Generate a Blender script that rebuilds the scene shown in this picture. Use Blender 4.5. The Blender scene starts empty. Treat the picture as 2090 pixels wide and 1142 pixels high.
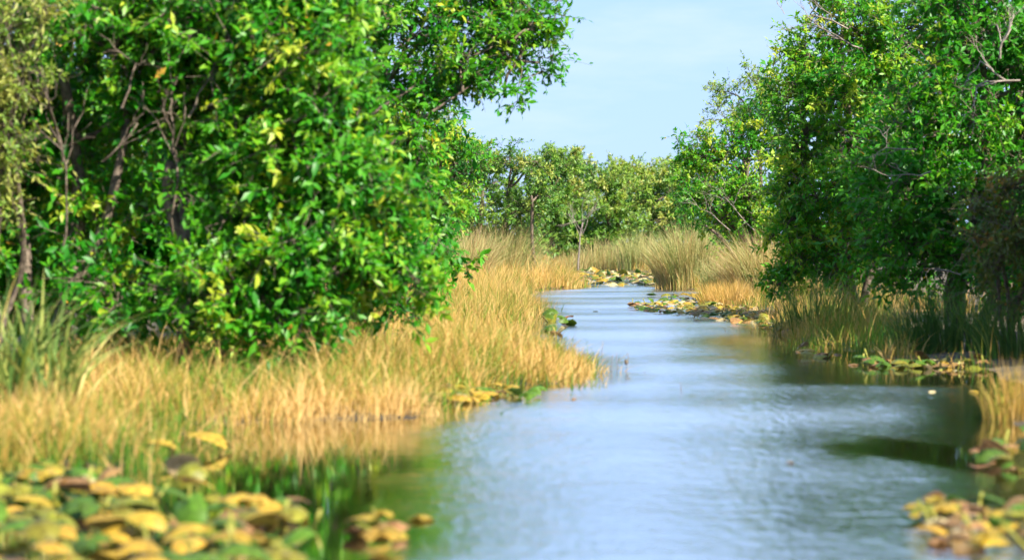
import bpy, math, random
import numpy as np
from mathutils import Vector, Matrix

# ------------------------------------------------------------------ camera, sky, sun, exposure
sc = bpy.context.scene
col = sc.collection
R = math.radians
CAM_H = 1.6            # metres above the water
F = 5000.0             # focal length in photograph pixels (2090 wide)
HOR = 497.0            # row of the horizon
cam_d = bpy.data.cameras.new('camera')
cam = bpy.data.objects.new('camera', cam_d); col.objects.link(cam)
cam.location = (0, 0, CAM_H)
cam.rotation_euler = (R(90) - math.atan((571 - HOR) / F), 0, 0)
cam_d.sensor_width = 36.0
cam_d.lens = F / 2090 * 36.0
cam_d.clip_start = 0.5; cam_d.clip_end = 8000
cam_d.dof.use_dof = True
cam_d.dof.focus_distance = 66.0
cam_d.dof.aperture_fstop = 1.65
cam_d.dof.aperture_blades = 0
sc.camera = cam

SUN_EL, SUN_AZ = R(42), R(138)          # azimuth clockwise from +Y (the view direction): right, behind the camera
w = bpy.data.worlds.new('World'); sc.world = w; w.use_nodes = True
nt = w.node_tree; nt.nodes.clear()
sky = nt.nodes.new('ShaderNodeTexSky'); sky.sky_type = 'NISHITA'; sky.sun_disc = False
sky.sun_elevation = SUN_EL; sky.sun_rotation = SUN_AZ
sky.altitude = 0; sky.air_density = 1.0; sky.dust_density = 0.3; sky.ozone_density = 3.0
tc = nt.nodes.new('ShaderNodeTexCoord')
mp = nt.nodes.new('ShaderNodeMapping'); mp.inputs['Scale'].default_value = (5, 5, 22)
nz = nt.nodes.new('ShaderNodeTexNoise'); nz.inputs['Scale'].default_value = 1.6; nz.inputs['Detail'].default_value = 6; nz.inputs['Roughness'].default_value = .6
cr = nt.nodes.new('ShaderNodeValToRGB'); cr.color_ramp.elements[0].position = .44; cr.color_ramp.elements[1].position = .74
cr.color_ramp.elements[0].color = (.0, .0, .0, 1); cr.color_ramp.elements[1].color = (.62, .62, .62, 1)
mx = nt.nodes.new('ShaderNodeMix'); mx.data_type = 'RGBA'
mx.inputs[7].default_value = (4.0, 5.95, 9.6, 1)      # thin veil of cirrus over the whole sky
mx.inputs[0].default_value = .85
wx = nt.nodes.new('ShaderNodeMix'); wx.data_type = 'RGBA'; wx.inputs[7].default_value = (6.0, 7.1, 8.4, 1)   # wisps
bg = nt.nodes.new('ShaderNodeBackground'); bg.inputs['Strength'].default_value = 0.05
ow = nt.nodes.new('ShaderNodeOutputWorld')
L = nt.links.new
L(tc.outputs['Generated'], mp.inputs['Vector']); L(mp.outputs[0], nz.inputs['Vector']); L(nz.outputs[0], cr.inputs[0])
L(cr.outputs[0], wx.inputs[0]); L(sky.outputs[0], mx.inputs[6]); L(mx.outputs[2], wx.inputs[6]); L(wx.outputs[2], bg.inputs[0]); L(bg.outputs[0], ow.inputs[0])

sl = bpy.data.lights.new('sun', 'SUN'); sl.energy = 5.0; sl.angle = R(0.53); sl.color = (1.0, .93, .81)
sun = bpy.data.objects.new('sun', sl); col.objects.link(sun)
sd = Vector((math.sin(SUN_AZ) * math.cos(SUN_EL), math.cos(SUN_AZ) * math.cos(SUN_EL), math.sin(SUN_EL)))
sun.rotation_euler = sd.to_track_quat('Z', 'Y').to_euler()
sun.location = (30, -30, 60)

vs = sc.view_settings
vs.view_transform = 'Standard'; vs.look = 'None'; vs.gamma = 1; vs.use_curve_mapping = False
vs.exposure = 1.5
sc.render.engine = 'CYCLES'
cy = sc.cycles
cy.use_denoising = True
cy.max_bounces = 6; cy.diffuse_bounces = 3; cy.glossy_bounces = 3; cy.transmission_bounces = 3; cy.transparent_max_bounces = 4
cy.use_adaptive_sampling = True; cy.adaptive_threshold = 0.02
cy.sample_clamp_indirect = 6; cy.caustics_reflective = False; cy.caustics_refractive = False

# ------------------------------------------------------------------ helpers
def gp(px, py):
    """photograph pixel on the water plane -> (X, Y)"""
    D = F * CAM_H / (py - HOR)
    return ((px - 1045) * D / F, D)
def at(px, py, D):
    return np.array([(px - 1045) * D / F, D, CAM_H - (py - HOR) * D / F])
def topix(p):
    p = np.asarray(p)
    return 1045 + p[..., 0] * F / p[..., 1], HOR - (p[..., 2] - CAM_H) * F / p[..., 1]
def nrm(v):
    return v / np.maximum(np.linalg.norm(v, axis=-1, keepdims=True), 1e-9)

def mesh_np(name, V, T, attrs=None, smooth=True):
    me = bpy.data.meshes.new(name)
    V = np.ascontiguousarray(V, np.float32); T = np.ascontiguousarray(T, np.int32)
    k = T.shape[1]
    me.vertices.add(len(V)); me.vertices.foreach_set('co', V.ravel())
    me.loops.add(T.size); me.loops.foreach_set('vertex_index', T.ravel())
    me.polygons.add(len(T)); me.polygons.foreach_set('loop_start', np.arange(0, T.size, k, dtype=np.int32))
    me.polygons.foreach_set('use_smooth', np.full(len(T), smooth))
    me.update(calc_edges=True)
    for a, vals in (attrs or {}).items():
        at_ = me.attributes.new(a, 'FLOAT', 'POINT'); at_.data.foreach_set('value', np.ascontiguousarray(vals, np.float32))
    return me
def obj(name, me, mat=None, parent=None, kind=None):
    o = bpy.data.objects.new(name, me); col.objects.link(o)
    if mat and me is not None and not me.materials: me.materials.append(mat)
    if parent: o.parent = parent
    if kind: o['kind'] = kind
    return o
def tag(o, label, cat, group=None, kind=None):
    o['label'] = label; o['category'] = cat
    if group: o['group'] = group
    if kind: o['kind'] = kind
    return o
def empty(name, loc):
    o = bpy.data.objects.new(name, None); col.objects.link(o); o.location = loc; o.empty_display_size = .3
    return o

class Tubes:
    """collects tapering tubes"""
    def __init__(s): s.v = []; s.t = []; s.n = 0
    def add(s, P, rad, sides=6):
        P = np.asarray(P, float); m = len(P)
        rad = np.linspace(rad[0], rad[1], m) if len(rad) == 2 else np.asarray(rad)
        d = nrm(np.gradient(P, axis=0))
        ref = np.array([0.31, .2, .93]) if abs(d[0][2]) < .8 else np.array([.9, .3, .2])
        u = nrm(np.cross(d, ref)); v = np.cross(d, u)
        a = np.arange(sides) * 2 * math.pi / sides
        ring = P[:, None, :] + rad[:, None, None] * (np.cos(a)[None, :, None] * u[:, None, :] + np.sin(a)[None, :, None] * v[:, None, :])
        s.v.append(ring.reshape(-1, 3))
        i = np.arange(m - 1)[:, None] * sides; j = np.arange(sides)[None, :]; j2 = (j + 1) % sides
        A = (s.n + i + j).ravel(); B = (s.n + i + j2).ravel(); C = A + sides; D = B + sides
        s.t.append(np.stack([A, B, D], 1)); s.t.append(np.stack([A, D, C], 1))
        k = s.n + (m - 1) * sides
        s.t.append(np.array([[k, k + q, k + q + 1] for q in range(1, sides - 1)]))
        s.n += m * sides
    def build(s, name, mat, parent=None, origin=(0, 0, 0), kind=None):
        return obj(name, mesh_np(name, np.concatenate(s.v) - np.array(origin), np.concatenate(s.t)), mat, parent, kind)

def wiggle(a, b, n, amp, rng, sag=0):
    t = np.linspace(0, 1, n)[:, None]
    P = a + (b - a) * t
    ln = np.linalg.norm(b - a)
    for f in (1, 2, 3):
        P = P + np.sin(t * math.pi * f) * rng.normal(0, amp * ln / f, 3)
    P[:, 2] += np.sin(t[:, 0] * math.pi) * sag * ln
    return P

# ------------------------------------------------------------------ materials
def mat(name):
    m = bpy.data.materials.new(name); m.use_nodes = True
    return m, m.node_tree.nodes, m.node_tree.links.new, m.node_tree.nodes['Principled BSDF']
def ramp(N, stops):
    r = N.new('ShaderNodeValToRGB'); e = r.color_ramp.elements
    e[0].position, e[0].color = stops[0][0], (*stops[0][1], 1)
    e[1].position, e[1].color = stops[-1][0], (*stops[-1][1], 1)
    for p, c in stops[1:-1]:
        x = e.new(p); x.color = (*c, 1)
    return r
def foliage(name, stops, rough=.4, trans=.35, spec=.5, tr_gain=1.5):
    m, N, L, b = mat(name)
    a = N.new('ShaderNodeAttribute'); a.attribute_name = 'tint'
    r = ramp(N, stops); L(a.outputs['Fac'], r.inputs[0])
    L(r.outputs[0], b.inputs['Base Color']); b.inputs['Roughness'].default_value = rough
    b.inputs['Specular IOR Level'].default_value = spec
    t = N.new('ShaderNodeBsdfTranslucent')
    g = N.new('ShaderNodeMix'); g.data_type = 'RGBA'; g.blend_type = 'MULTIPLY'; g.inputs[0].default_value = 1
    g.inputs[7].default_value = (tr_gain * 1.05, tr_gain, tr_gain * .5, 1)
    L(r.outputs[0], g.inputs[6]); L(g.outputs[2], t.inputs['Color'])
    ms = N.new('ShaderNodeMixShader'); ms.inputs[0].default_value = trans
    L(b.outputs[0], ms.inputs[1]); L(t.outputs[0], ms.inputs[2]); L(ms.outputs[0], N['Material Output'].inputs[0])
    return m
M = {}
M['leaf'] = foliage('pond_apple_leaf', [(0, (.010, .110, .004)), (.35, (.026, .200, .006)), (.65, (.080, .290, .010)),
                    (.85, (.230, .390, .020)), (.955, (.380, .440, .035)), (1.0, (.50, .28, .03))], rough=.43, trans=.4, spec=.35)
M['olive'] = foliage('willow_leaf', [(0, (.035, .120, .010)), (.4, (.095, .220, .018)), (.7, (.200, .310, .034)),
                     (1, (.36, .35, .08))], rough=.5)
M['rust'] = foliage('rusty_leaf', [(0, (.040, .110, .012)), (.5, (.14, .14, .018)), (1, (.38, .16, .03))], rough=.5)
M['grass'] = foliage('dry_grass', [(0, (.040, .150, .012)), (.3, (.140, .260, .020)), (.45, (.30, .260, .045)), (.68, (.47, .275, .068)),
                     (1, (.64, .43, .165))], rough=.6, trans=.3, spec=.2, tr_gain=1.2)
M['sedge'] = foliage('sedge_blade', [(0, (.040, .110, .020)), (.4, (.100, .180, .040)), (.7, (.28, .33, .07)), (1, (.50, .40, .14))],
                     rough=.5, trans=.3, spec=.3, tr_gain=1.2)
M['reed'] = foliage('reed_blade', [(0, (.10, .19, .055)), (.35, (.26, .31, .11)), (.65, (.46, .41, .17)), (.88, (.56, .43, .21)), (1, (.30, .16, .07))],
                    rough=.55, trans=.3, spec=.25, tr_gain=1.2)

def bark(name, c0, c1):
    m, N, L, b = mat(name)
    tc = N.new('ShaderNodeTexCoord'); n = N.new('ShaderNodeTexNoise'); n.inputs['Scale'].default_value = 14; n.inputs['Detail'].default_value = 8
    L(tc.outputs['Object'], n.inputs['Vector'])
    r = ramp(N, [(.3, c0), (.7, c1)]); L(n.outputs[0], r.inputs[0]); L(r.outputs[0], b.inputs['Base Color'])
    b.inputs['Roughness'].default_value = .85; b.inputs['Specular IOR Level'].default_value = .2
    bp = N.new('ShaderNodeBump'); bp.inputs['Strength'].default_value = .6; bp.inputs['Distance'].default_value = .03
    L(n.outputs[0], bp.inputs['Height']); L(bp.outputs[0], b.inputs['Normal'])
    return m
M['bark'] = bark('grey_bark', (.05, .038, .028), (.20, .155, .115))
M['dead'] = bark('dead_wood', (.13, .105, .085), (.34, .29, .24))

def pad_material():
    m, N, L, b = mat('spatterdock_leaf')
    oi = N.new('ShaderNodeObjectInfo'); tc = N.new('ShaderNodeTexCoord')
    n = N.new('ShaderNodeTexNoise'); n.inputs['Scale'].default_value = 9; n.inputs['Detail'].default_value = 5
    L(tc.outputs['Object'], n.inputs['Vector'])
    r = ramp(N, [(.35, (.55, .50, .40)), (.6, (1.0, 1.0, 1.0)), (.75, (1.2, 1.1, .9))]); L(n.outputs[0], r.inputs[0])
    mx = N.new('ShaderNodeMix'); mx.data_type = 'RGBA'; mx.blend_type = 'MULTIPLY'; mx.inputs[0].default_value = 1
    L(oi.outputs['Color'], mx.inputs[6]); L(r.outputs[0], mx.inputs[7]); L(mx.outputs[2], b.inputs['Base Color'])
    b.inputs['Roughness'].default_value = .5; b.inputs['Specular IOR Level'].default_value = .3
    t = N.new('ShaderNodeBsdfTranslucent'); L(mx.outputs[2], t.inputs['Color'])
    ms = N.new('ShaderNodeMixShader'); ms.inputs[0].default_value = .2
    L(b.outputs[0], ms.inputs[1]); L(t.outputs[0], ms.inputs[2]); L(ms.outputs[0], N['Material Output'].inputs[0])
    return m
M['pad'] = pad_material()

def mud():
    m, N, L, b = mat('marsh_mud')
    tc = N.new('ShaderNodeTexCoord'); n = N.new('ShaderNodeTexNoise'); n.inputs['Scale'].default_value = 1.5; n.inputs['Detail'].default_value = 9
    L(tc.outputs['Object'], n.inputs['Vector'])
    r = ramp(N, [(.3, (.035, .026, .014)), (.55, (.075, .056, .028)), (.75, (.16, .115, .05))]); L(n.outputs[0], r.inputs[0]); L(r.outputs[0], b.inputs['Base Color'])
    b.inputs['Roughness'].default_value = .9
    bp = N.new('ShaderNodeBump'); bp.inputs['Strength'].default_value = .8; bp.inputs['Distance'].default_value = .05
    L(n.outputs[0], bp.inputs['Height']); L(bp.outputs[0], b.inputs['Normal'])
    return m
M['mud'] = mud()

def water_material():
    m, N, L, b = mat('channel_water')
    b.inputs['Base Color'].default_value = (.016, .015, .005, 1)
    b.inputs['Roughness'].default_value = .5; b.inputs['Specular IOR Level'].default_value = 0
    gl = N.new('ShaderNodeBsdfGlossy'); gl.inputs['Roughness'].default_value = .03; gl.inputs['Color'].default_value = (.97, .98, 1, 1)
    ms = N.new('ShaderNodeMixShader'); ms.inputs[0].default_value = .9; L(b.outputs[0], ms.inputs[1]); L(gl.outputs[0], ms.inputs[2])
    L(ms.outputs[0], N['Material Output'].inputs[0])
    tc = N.new('ShaderNodeTexCoord')
    def noise(sx, sy, detail, rough=.5):
        mp = N.new('ShaderNodeMapping'); mp.inputs['Scale'].default_value = (sx, sy, 1)
        n = N.new('ShaderNodeTexNoise'); n.inputs['Scale'].default_value = 1; n.inputs['Detail'].default_value = detail; n.inputs['Roughness'].default_value = rough
        L(tc.outputs['Object'], mp.inputs[0]); L(mp.outputs[0], n.inputs['Vector']); return n
    fine = noise(8, 4.5, 3, .6)          # small capillary texture on top of the modelled waves
    a = N.new('ShaderNodeAttribute'); a.attribute_name = 'ripple'
    rf = N.new('ShaderNodeMath'); rf.operation = 'MULTIPLY_ADD'; rf.inputs[1].default_value = .18; rf.inputs[2].default_value = .80; rf.use_clamp = True
    L(a.outputs['Fac'], rf.inputs[0]); L(rf.outputs[0], ms.inputs[0])
    rr = N.new('ShaderNodeMath'); rr.operation = 'MULTIPLY_ADD'; rr.inputs[1].default_value = .15; rr.inputs[2].default_value = .04
    L(a.outputs['Fac'], rr.inputs[0]); L(rr.outputs[0], gl.inputs['Roughness'])      # wind-roughened where it ripples
    b2 = N.new('ShaderNodeBump'); b2.inputs['Distance'].default_value = .027
    L(a.outputs['Fac'], b2.inputs['Strength']); L(fine.outputs[0], b2.inputs['Height']); L(b2.outputs[0], gl.inputs['Normal'])
    return m
M['water'] = water_material()

# ------------------------------------------------------------------ channel outline, ground, water
shore_left = [(-7.5, -30), (-6.5, 8), (-4.8, 14.5), gp(-60, 975), gp(130, 968), gp(270, 955), gp(310, 915), gp(450, 868), gp(640, 858), gp(840, 852),
              gp(880, 815), gp(1010, 788), gp(1120, 786), gp(1188, 772), gp(1170, 738), gp(1070, 715), gp(1040, 690), gp(1072, 655), gp(1078, 628),
              gp(1045, 602), gp(1060, 594), gp(1160, 588), gp(1190, 583), gp(1150, 577), gp(1130, 562)]
shore_far = [gp(1150, 552), gp(1250, 553), gp(1345, 556), gp(1360, 583), gp(1395, 592), gp(1440, 590)]
shore_right = [gp(1520, 600), gp(1500, 628), gp(1560, 650), gp(1600, 682), gp(1700, 716), gp(1800, 738), gp(1930, 748), gp(2030, 760), gp(2062, 800), gp(2030, 850),
               gp(2075, 880), gp(2110, 935), gp(2190, 1020), (5.0, 10), (6.5, -30)]
CH = np.array(shore_left + shore_far + shore_right)
def chan_dist(X, Y):
    """signed distance to the water's edge: > 0 on land"""
    P = np.stack([np.ravel(X), np.ravel(Y)], 1)
    best = np.full(len(P), 1e9); inside = np.zeros(len(P), bool)
    for i in range(len(CH)):
        a, b = CH[i], CH[(i + 1) % len(CH)]
        ab = b - a; t = np.clip(((P - a) @ ab) / (ab @ ab), 0, 1)
        best = np.minimum(best, np.linalg.norm(P - a - t[:, None] * ab, axis=1))
        c = (a[1] > P[:, 1]) != (b[1] > P[:, 1])
        with np.errstate(divide='ignore', invalid='ignore'):
            xi = a[0] + (P[:, 1] - a[1]) / (b[1] - a[1]) * ab[0]
        inside ^= c & (P[:, 0] < xi)
    return np.where(inside, -best, best)
def ground_z(X, Y):
    d = chan_dist(X, Y)
    z = np.where(d > 0, np.minimum(d * .10, .10), np.maximum(d * .45, -.7))
    X, Y = np.ravel(X), np.ravel(Y)
    return z + .02 * np.sin(X * 2.1 + Y * .7) + .018 * np.sin(Y * 1.7 - X * .9) - .01
def grid(xs, ys):
    X, Y = np.meshgrid(xs, ys); nx, ny = len(xs), len(ys)
    i = (np.arange(ny - 1)[:, None] * nx + np.arange(nx - 1)[None, :]).ravel()
    return X.ravel(), Y.ravel(), np.stack([i, i + 1, i + nx + 1, i + nx], 1)
xs = np.concatenate([[-2500, -600, -200, -80, -40], np.arange(-24, 24.1, .35), [40, 80, 200, 600, 2500]])
ys = np.concatenate([[-400, -60, -30], np.arange(-10, 100, .5), np.arange(100, 190, 2), [220, 300, 500, 1000, 3000, 6000]])
X, Y, Q = grid(xs, ys)
g = obj('ground', mesh_np('ground', np.stack([X, Y, ground_z(X, Y)], 1), Q), M['mud'], kind='structure')
g['label'] = 'dark marsh soil of the banks and channel bed'
xs = np.concatenate([[-60, -20, -10], np.arange(-4.5, -1.5, .25), np.arange(-1.5, 5.2, .085), np.arange(5.2, 7.6, .25), [12, 20, 60]])
ys = np.concatenate([[-60, -20, 0, 5, 9], np.arange(11, 36, .06), np.arange(36, 66, .15), np.arange(66, 125, .5), [140, 160, 200]])
X, Y, Q = grid(xs, ys)
def sstep(a, b, x):
    t = np.clip((x - a) / (b - a), 0, 1); return t * t * (3 - 2 * t)
d = np.full(len(X), -5.0); near = np.abs(X) < 13
d[near] = chan_dist(X[near], Y[near])
rng = np.random.default_rng(8)
def wavesum(lams, spread):
    z = 0
    for lam in lams:
        th = rng.normal(0, spread); k = 2 * math.pi / lam
        z = z + np.sin(k * (X * math.sin(th) + Y * math.cos(th)) + rng.uniform(0, 6.28) + .8 * np.sin(X * rng.uniform(.5, 1.6) + Y * rng.uniform(.3, 1.2))) / k
    return z
rip = sstep(.0, 1.1, -d)
rip *= .03 + .97 * sstep(-1.0, .0, X + .02 * (Y - 14) + .15 * np.sin(Y * 1.3) + .1 * np.sin(Y * 3.1))      # sheltered water along the left bank
lee = sstep(27.2, 28.2, Y + .25 * np.sin(X * 3)) * (1 - sstep(40, 46, Y)) * sstep(2.2, 4.4, X)             # lee of the right bank trees
rip *= 1 - .93 * lee
calm = sstep(1.0, .55, np.hypot((X - 3.7) / 1.55, (Y - 18.6 + .35 * np.sin(X * 4) + .25 * np.sin(X * 9 + Y * 2)) / 1.75))                 # calm tongue under the right bank
rip *= 1 - .95 * calm
cats = .5 + .5 * np.sin(Y * .9 + 1.3 * np.sin(X * .5 + 1) + 1.1 * np.sin(Y * .23)) * np.sin(X * .35 + Y * .31)
rip *= .55 + .7 * cats
far = sstep(40, 75, Y)
zw = rip * ((1 - .75 * far) * .022 * wavesum([.22, .24, .27, .30, .34, .38, .43], .95) + .006 * wavesum([.6, .8, 1.1, 1.5], .45))
zw += .0022 * np.sin(X * 1.3 + .4) * np.sin(Y * .9)
zw[(X < -4) | (X > 7) | (Y < 11.2) | (Y > 124)] = 0
wt = obj('water', mesh_np('water', np.stack([X, Y, zw], 1), Q, {'ripple': rip}), M['water'], kind='structure')
wt['label'] = 'blue rippled channel water reflecting the sky'

# ------------------------------------------------------------------ leaves and trees
LEAF_HI_V = np.array([(0, 0, 0), (-.19, .33, .045), (0, .33, 0), (.19, .33, .045), (-.165, .70, .0), (0, .70, -.05), (.165, .70, .0), (0, 1, -.16)], float)
LEAF_HI_T = np.array([(0, 2, 1), (0, 3, 2), (1, 2, 5), (1, 5, 4), (2, 3, 6), (2, 6, 5), (4, 5, 7), (5, 6, 7)])
LEAF_LO_V = np.array([(0, 0, 0), (-.2, .48, .03), (0, .5, -.02), (.2, .48, .03), (0, 1, -.13)], float)
LEAF_LO_T = np.array([(0, 2, 1), (0, 3, 2), (1, 2, 4), (2, 3, 4)])
def frames(dirv, normv):
    y = nrm(dirv); x = nrm(np.cross(y, normv)); z = np.cross(x, y)
    return x, y, z
def leaves_geo(pos, dirv, normv, size, tint, hi, wid=1.0):
    TV, TT = (LEAF_HI_V, LEAF_HI_T) if hi else (LEAF_LO_V, LEAF_LO_T)
    x, y, z = frames(dirv, normv); n, k = len(pos), len(TV)
    V = pos[:, None, :] + size[:, None, None] * (TV[None, :, 0:1] * wid * x[:, None, :] + TV[None, :, 1:2] * y[:, None, :] + TV[None, :, 2:3] * z[:, None, :])
    T = (np.arange(n)[:, None, None] * k + TT[None]).reshape(-1, 3)
    return V.reshape(-1, 3), T, np.repeat(tint, k)
def twig_geo(P0, P1, P2, r0):
    n = len(P0); d = nrm(P2 - P0); u = nrm(np.cross(d, np.array([.3, .5, .8]))); v = np.cross(d, u)
    rings = []
    for P, k in ((P0, 1.), (P2, .3)):
        for a in (0, 2.094, 4.189):
            rings.append(P + r0[:, None] * k * (math.cos(a) * u + math.sin(a) * v))
    V = np.stack(rings, 1).reshape(-1, 3)
    T = []
    for s in (0,):
        for j in range(3):
            k = (j + 1) % 3
            T += [(s + j, s + k, s + 3 + k), (s + j, s + 3 + k, s + 3 + j)]
    return V, (np.arange(n)[:, None, None] * 6 + np.array(T)[None]).reshape(-1, 3)

leaf_variants = {}
def leaf_mesh(matname, q, wid):
    key = (matname, q, wid)
    if key not in leaf_variants:
        V = LEAF_HI_V * np.array([wid, 1, 1])
        me = mesh_np('leaf', V, LEAF_HI_T, {'tint': np.full(len(V), (q + .5) / 8)}); me.materials.append(M[matname])
        leaf_variants[key] = me
    return leaf_variants[key]

def fork(tb, p, d, length, r, depth, rng, spread=.6):
    """bare forking branch"""
    q = p + d * length
    P = wiggle(p, q, 5, .05, rng); tb.add(P, (r, r * .6), 5 if depth > 1 else 3)
    if depth == 0: return
    for k in range(rng.integers(2, 4)):
        a = P[rng.integers(2, 5)]
        nd = nrm(d + rng.normal(0, spread, 3) + np.array([0, 0, .08]))
        fork(tb, a, nd, length * rng.uniform(.55, .85), r * .58, depth - 1, rng, spread)

def tree(name, label, cat, base, stems, lobes, n_leaves, seed, matname='leaf', leaf=.12, hi=False, pieces=0, bare=(), clump_r=.42,
         tint=(.45, .22), wid=1.0, group=None, bark_m='bark', bare_m='dead', spray=.35, per_twig=9):
    """base: (px, D) of the foot; stems: [(px0, px1, py1, D1, r0, r1)]; lobes: [(px, py, D, rpx, rpy[, depth])] in photograph pixels at real depth"""
    rng = np.random.default_rng(seed)
    bx, bD = (base[0] - 1045) * base[1] / F, base[1]
    B = np.array([bx, bD, float(ground_z(np.array([bx]), np.array([bD]))[0]) - .1])
    root = empty(name, B); tag(root, label, cat, group)
    stem_pts = []
    for st_ in stems:
        px0, px1, py1, D1, r0, r1 = st_[:6]
        a = np.array([(px0 - 1045) * bD / F, bD + rng.uniform(-.2, .2), B[2]]); b = at(px1, py1, D1)
        P = wiggle(a, b, 14, .045 if len(st_) == 6 else .04, rng)
        if len(st_) > 6:                     # curved stem through a middle point
            t = np.linspace(0, 1, 14)[:, None]; c = 2 * at(*st_[6]) - (a + b) / 2
            P += (1 - t) ** 2 * a + 2 * t * (1 - t) * c + t * t * b - (a + (b - a) * t)
        rr = np.linspace(r0, r1, 14) * (1 + .12 * rng.normal(0, 1, 14)); rr[0] *= 1.5; rr[1] *= 1.15
        tb = Tubes(); tb.add(P, rr, 9); tb.build('trunk', M[bark_m], root, B); stem_pts.append(P)
    allstem = np.concatenate([s[5:] for s in stem_pts])
    vol = []
    LB = []
    for lb in lobes:
        px_, py_, D_, rx_, rz_ = lb[:5]; s = D_ / F
        c = at(px_, py_, D_); rad = np.array([rx_ * s, (lb[5] if len(lb) > 5 else (rx_ + rz_) * .5 * s), rz_ * s])
        LB.append((c, rad)); vol.append((rad[0] * rad[1] + rad[1] * rad[2] + rad[0] * rad[2]))
    vol = np.array(vol); share = vol / vol.sum()
    tw0, tw1, tw2, twc = [], [], [], []
    n_tw = max(20, n_leaves // per_twig)
    for (c, rad), sh in zip(LB, share):
        tb = Tubes()
        dist = np.linalg.norm(allstem - c, axis=1); cand = np.argsort(dist)[:6]; st = allstem[rng.choice(cand)]
        ln = np.linalg.norm(c - st); r0 = float(np.clip(.022 * ln + .018, .02, .085))
        P = wiggle(st, c, 9, .07, rng, .05); tb.add(P, (r0, r0 * .5), 7)
        n_here = max(6, int(n_tw * sh)); per_clump = 11; nc = max(2, n_here // per_clump)
        u = nrm(rng.normal(0, 1, (nc, 3))); rr = rng.uniform(.45, 1.0, nc) ** .6
        cc = c + u * rr[:, None] * rad
        cc[:, 2] = np.maximum(cc[:, 2], .25)
        for k in range(nc):
            s0 = P[rng.integers(4, 9)]
            bP = wiggle(s0, cc[k], 5, .07, rng, .04); lb_ = np.linalg.norm(cc[k] - s0)
            tb.add(bP, (min(r0 * .45, .008 + .007 * lb_), .005), 3)
            m = per_clump
            out = nrm(cc[k] - c + rng.normal(0, .3, 3) * rad.mean())
            start = bP[rng.integers(2, 5, m)]
            dd = nrm(rng.normal(0, 1, (m, 3)) + out * .75 + np.array([0, 0, .15]))
            ll = clump_r * rng.uniform(.5, 1.15, m) * (1 + spray * (rng.random(m) < .18) * 1.6)
            tip = start + dd * ll[:, None]
            mid = (start + tip) / 2 + rng.normal(0, .05, (m, 3)); tip[:, 2] -= .10 * ll
            tw0.append(start); tw1.append(mid); tw2.append(tip); twc.append(np.full(m, rng.normal(0, 1)))
        tb.build('branch', M[bark_m], root, B)
    P0, P1, P2, C = map(np.concatenate, (tw0, tw1, tw2, twc))
    ok = P2[:, 2] > .12
    P0, P1, P2, C = P0[ok], P1[ok], P2[ok], C[ok]
    V, T = twig_geo(P0, P1, P2, rng.uniform(.004, .008, len(P0)))
    obj('twigs', mesh_np('twigs', V - B, T), M[bark_m], root, 'stuff')
    if bare:
        for (px_, py_, D_, dx, dz, ln, dep) in bare:
            tb = Tubes(); fork(tb, at(px_, py_, D_), nrm(np.array([dx, rng.uniform(-.3, .1), dz])), ln, .006 + .005 * dep, dep, rng, .5)
            tb.build('bare_branch', M[bare_m], root, B)
    # leaves along the outer two thirds of every twig
    m = len(P0); t = rng.uniform(.25, 1.03, (m, per_twig)); tt = t[..., None]
    pos = (1 - tt) ** 2 * P0[:, None] + 2 * tt * (1 - tt) * P1[:, None] + tt ** 2 * P2[:, None]
    ax = nrm(P2 - P0)[:, None, :]
    dirv = nrm(ax * .55 + rng.normal(0, .62, (m, per_twig, 3)) + np.array([0, 0, -.10]))
    normv = nrm(np.array([.25, -.25, .62]) + rng.normal(0, .46, (m, per_twig, 3)) + ax * .15)
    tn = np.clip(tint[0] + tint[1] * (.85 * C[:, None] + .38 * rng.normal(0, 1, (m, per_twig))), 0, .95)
    tn = np.where(rng.random(tn.shape) < .002, 1.0, tn)
    size = leaf * rng.uniform(.45, 1.3, (m, per_twig)) * np.clip(rng.normal(1, .15, (m, 1)), .6, 1.4)
    pos, dirv, normv = (a.reshape(-1, 3) for a in (pos, dirv, normv)); tn, size = tn.ravel(), size.ravel()
    keep = pos[:, 2] > .1
    pos, dirv, normv, tn, size = pos[keep], dirv[keep], normv[keep], tn[keep], size[keep]
    pick = np.zeros(len(pos), bool)
    if pieces:
        qx, qy = topix(pos); vis = (qx > -20) & (qx < 2110) & (qy > -20) & (qy < 1000)
        dep = pos[:, 1] - normv[:, 2] * .1 + (~vis) * 1e3
        cand = np.argsort(dep)[:pieces * 4]; pick[rng.choice(cand, min(pieces, len(cand)), replace=False)] = True
    rest = ~pick
    V, T, A = leaves_geo(pos[rest], dirv[rest], normv[rest], size[rest], tn[rest], hi, wid)
    cr_ = obj('crown', mesh_np('crown', V - B, T, {'tint': A}), M[matname], root, 'stuff')
    x, y, z = frames(dirv[pick], normv[pick])
    for i, k in enumerate(np.nonzero(pick)[0]):
        o = bpy.data.objects.new('leaf', leaf_mesh(matname, int(min(7, tn[k] * 8)), wid)); col.objects.link(o); o.parent = cr_
        s = size[k]; p = pos[k] - B
        o.matrix_local = Matrix(((x[i][0] * s, y[i][0] * s, z[i][0] * s, p[0]), (x[i][1] * s, y[i][1] * s, z[i][1] * s, p[1]),
                                 (x[i][2] * s, y[i][2] * s, z[i][2] * s, p[2]), (0, 0, 0, 1)))
    return root

BANKL = 'pond apple trees on the left bank'; BANKR = 'trees along the right bank'; FAR = 'trees closing the bend of the channel'
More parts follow.
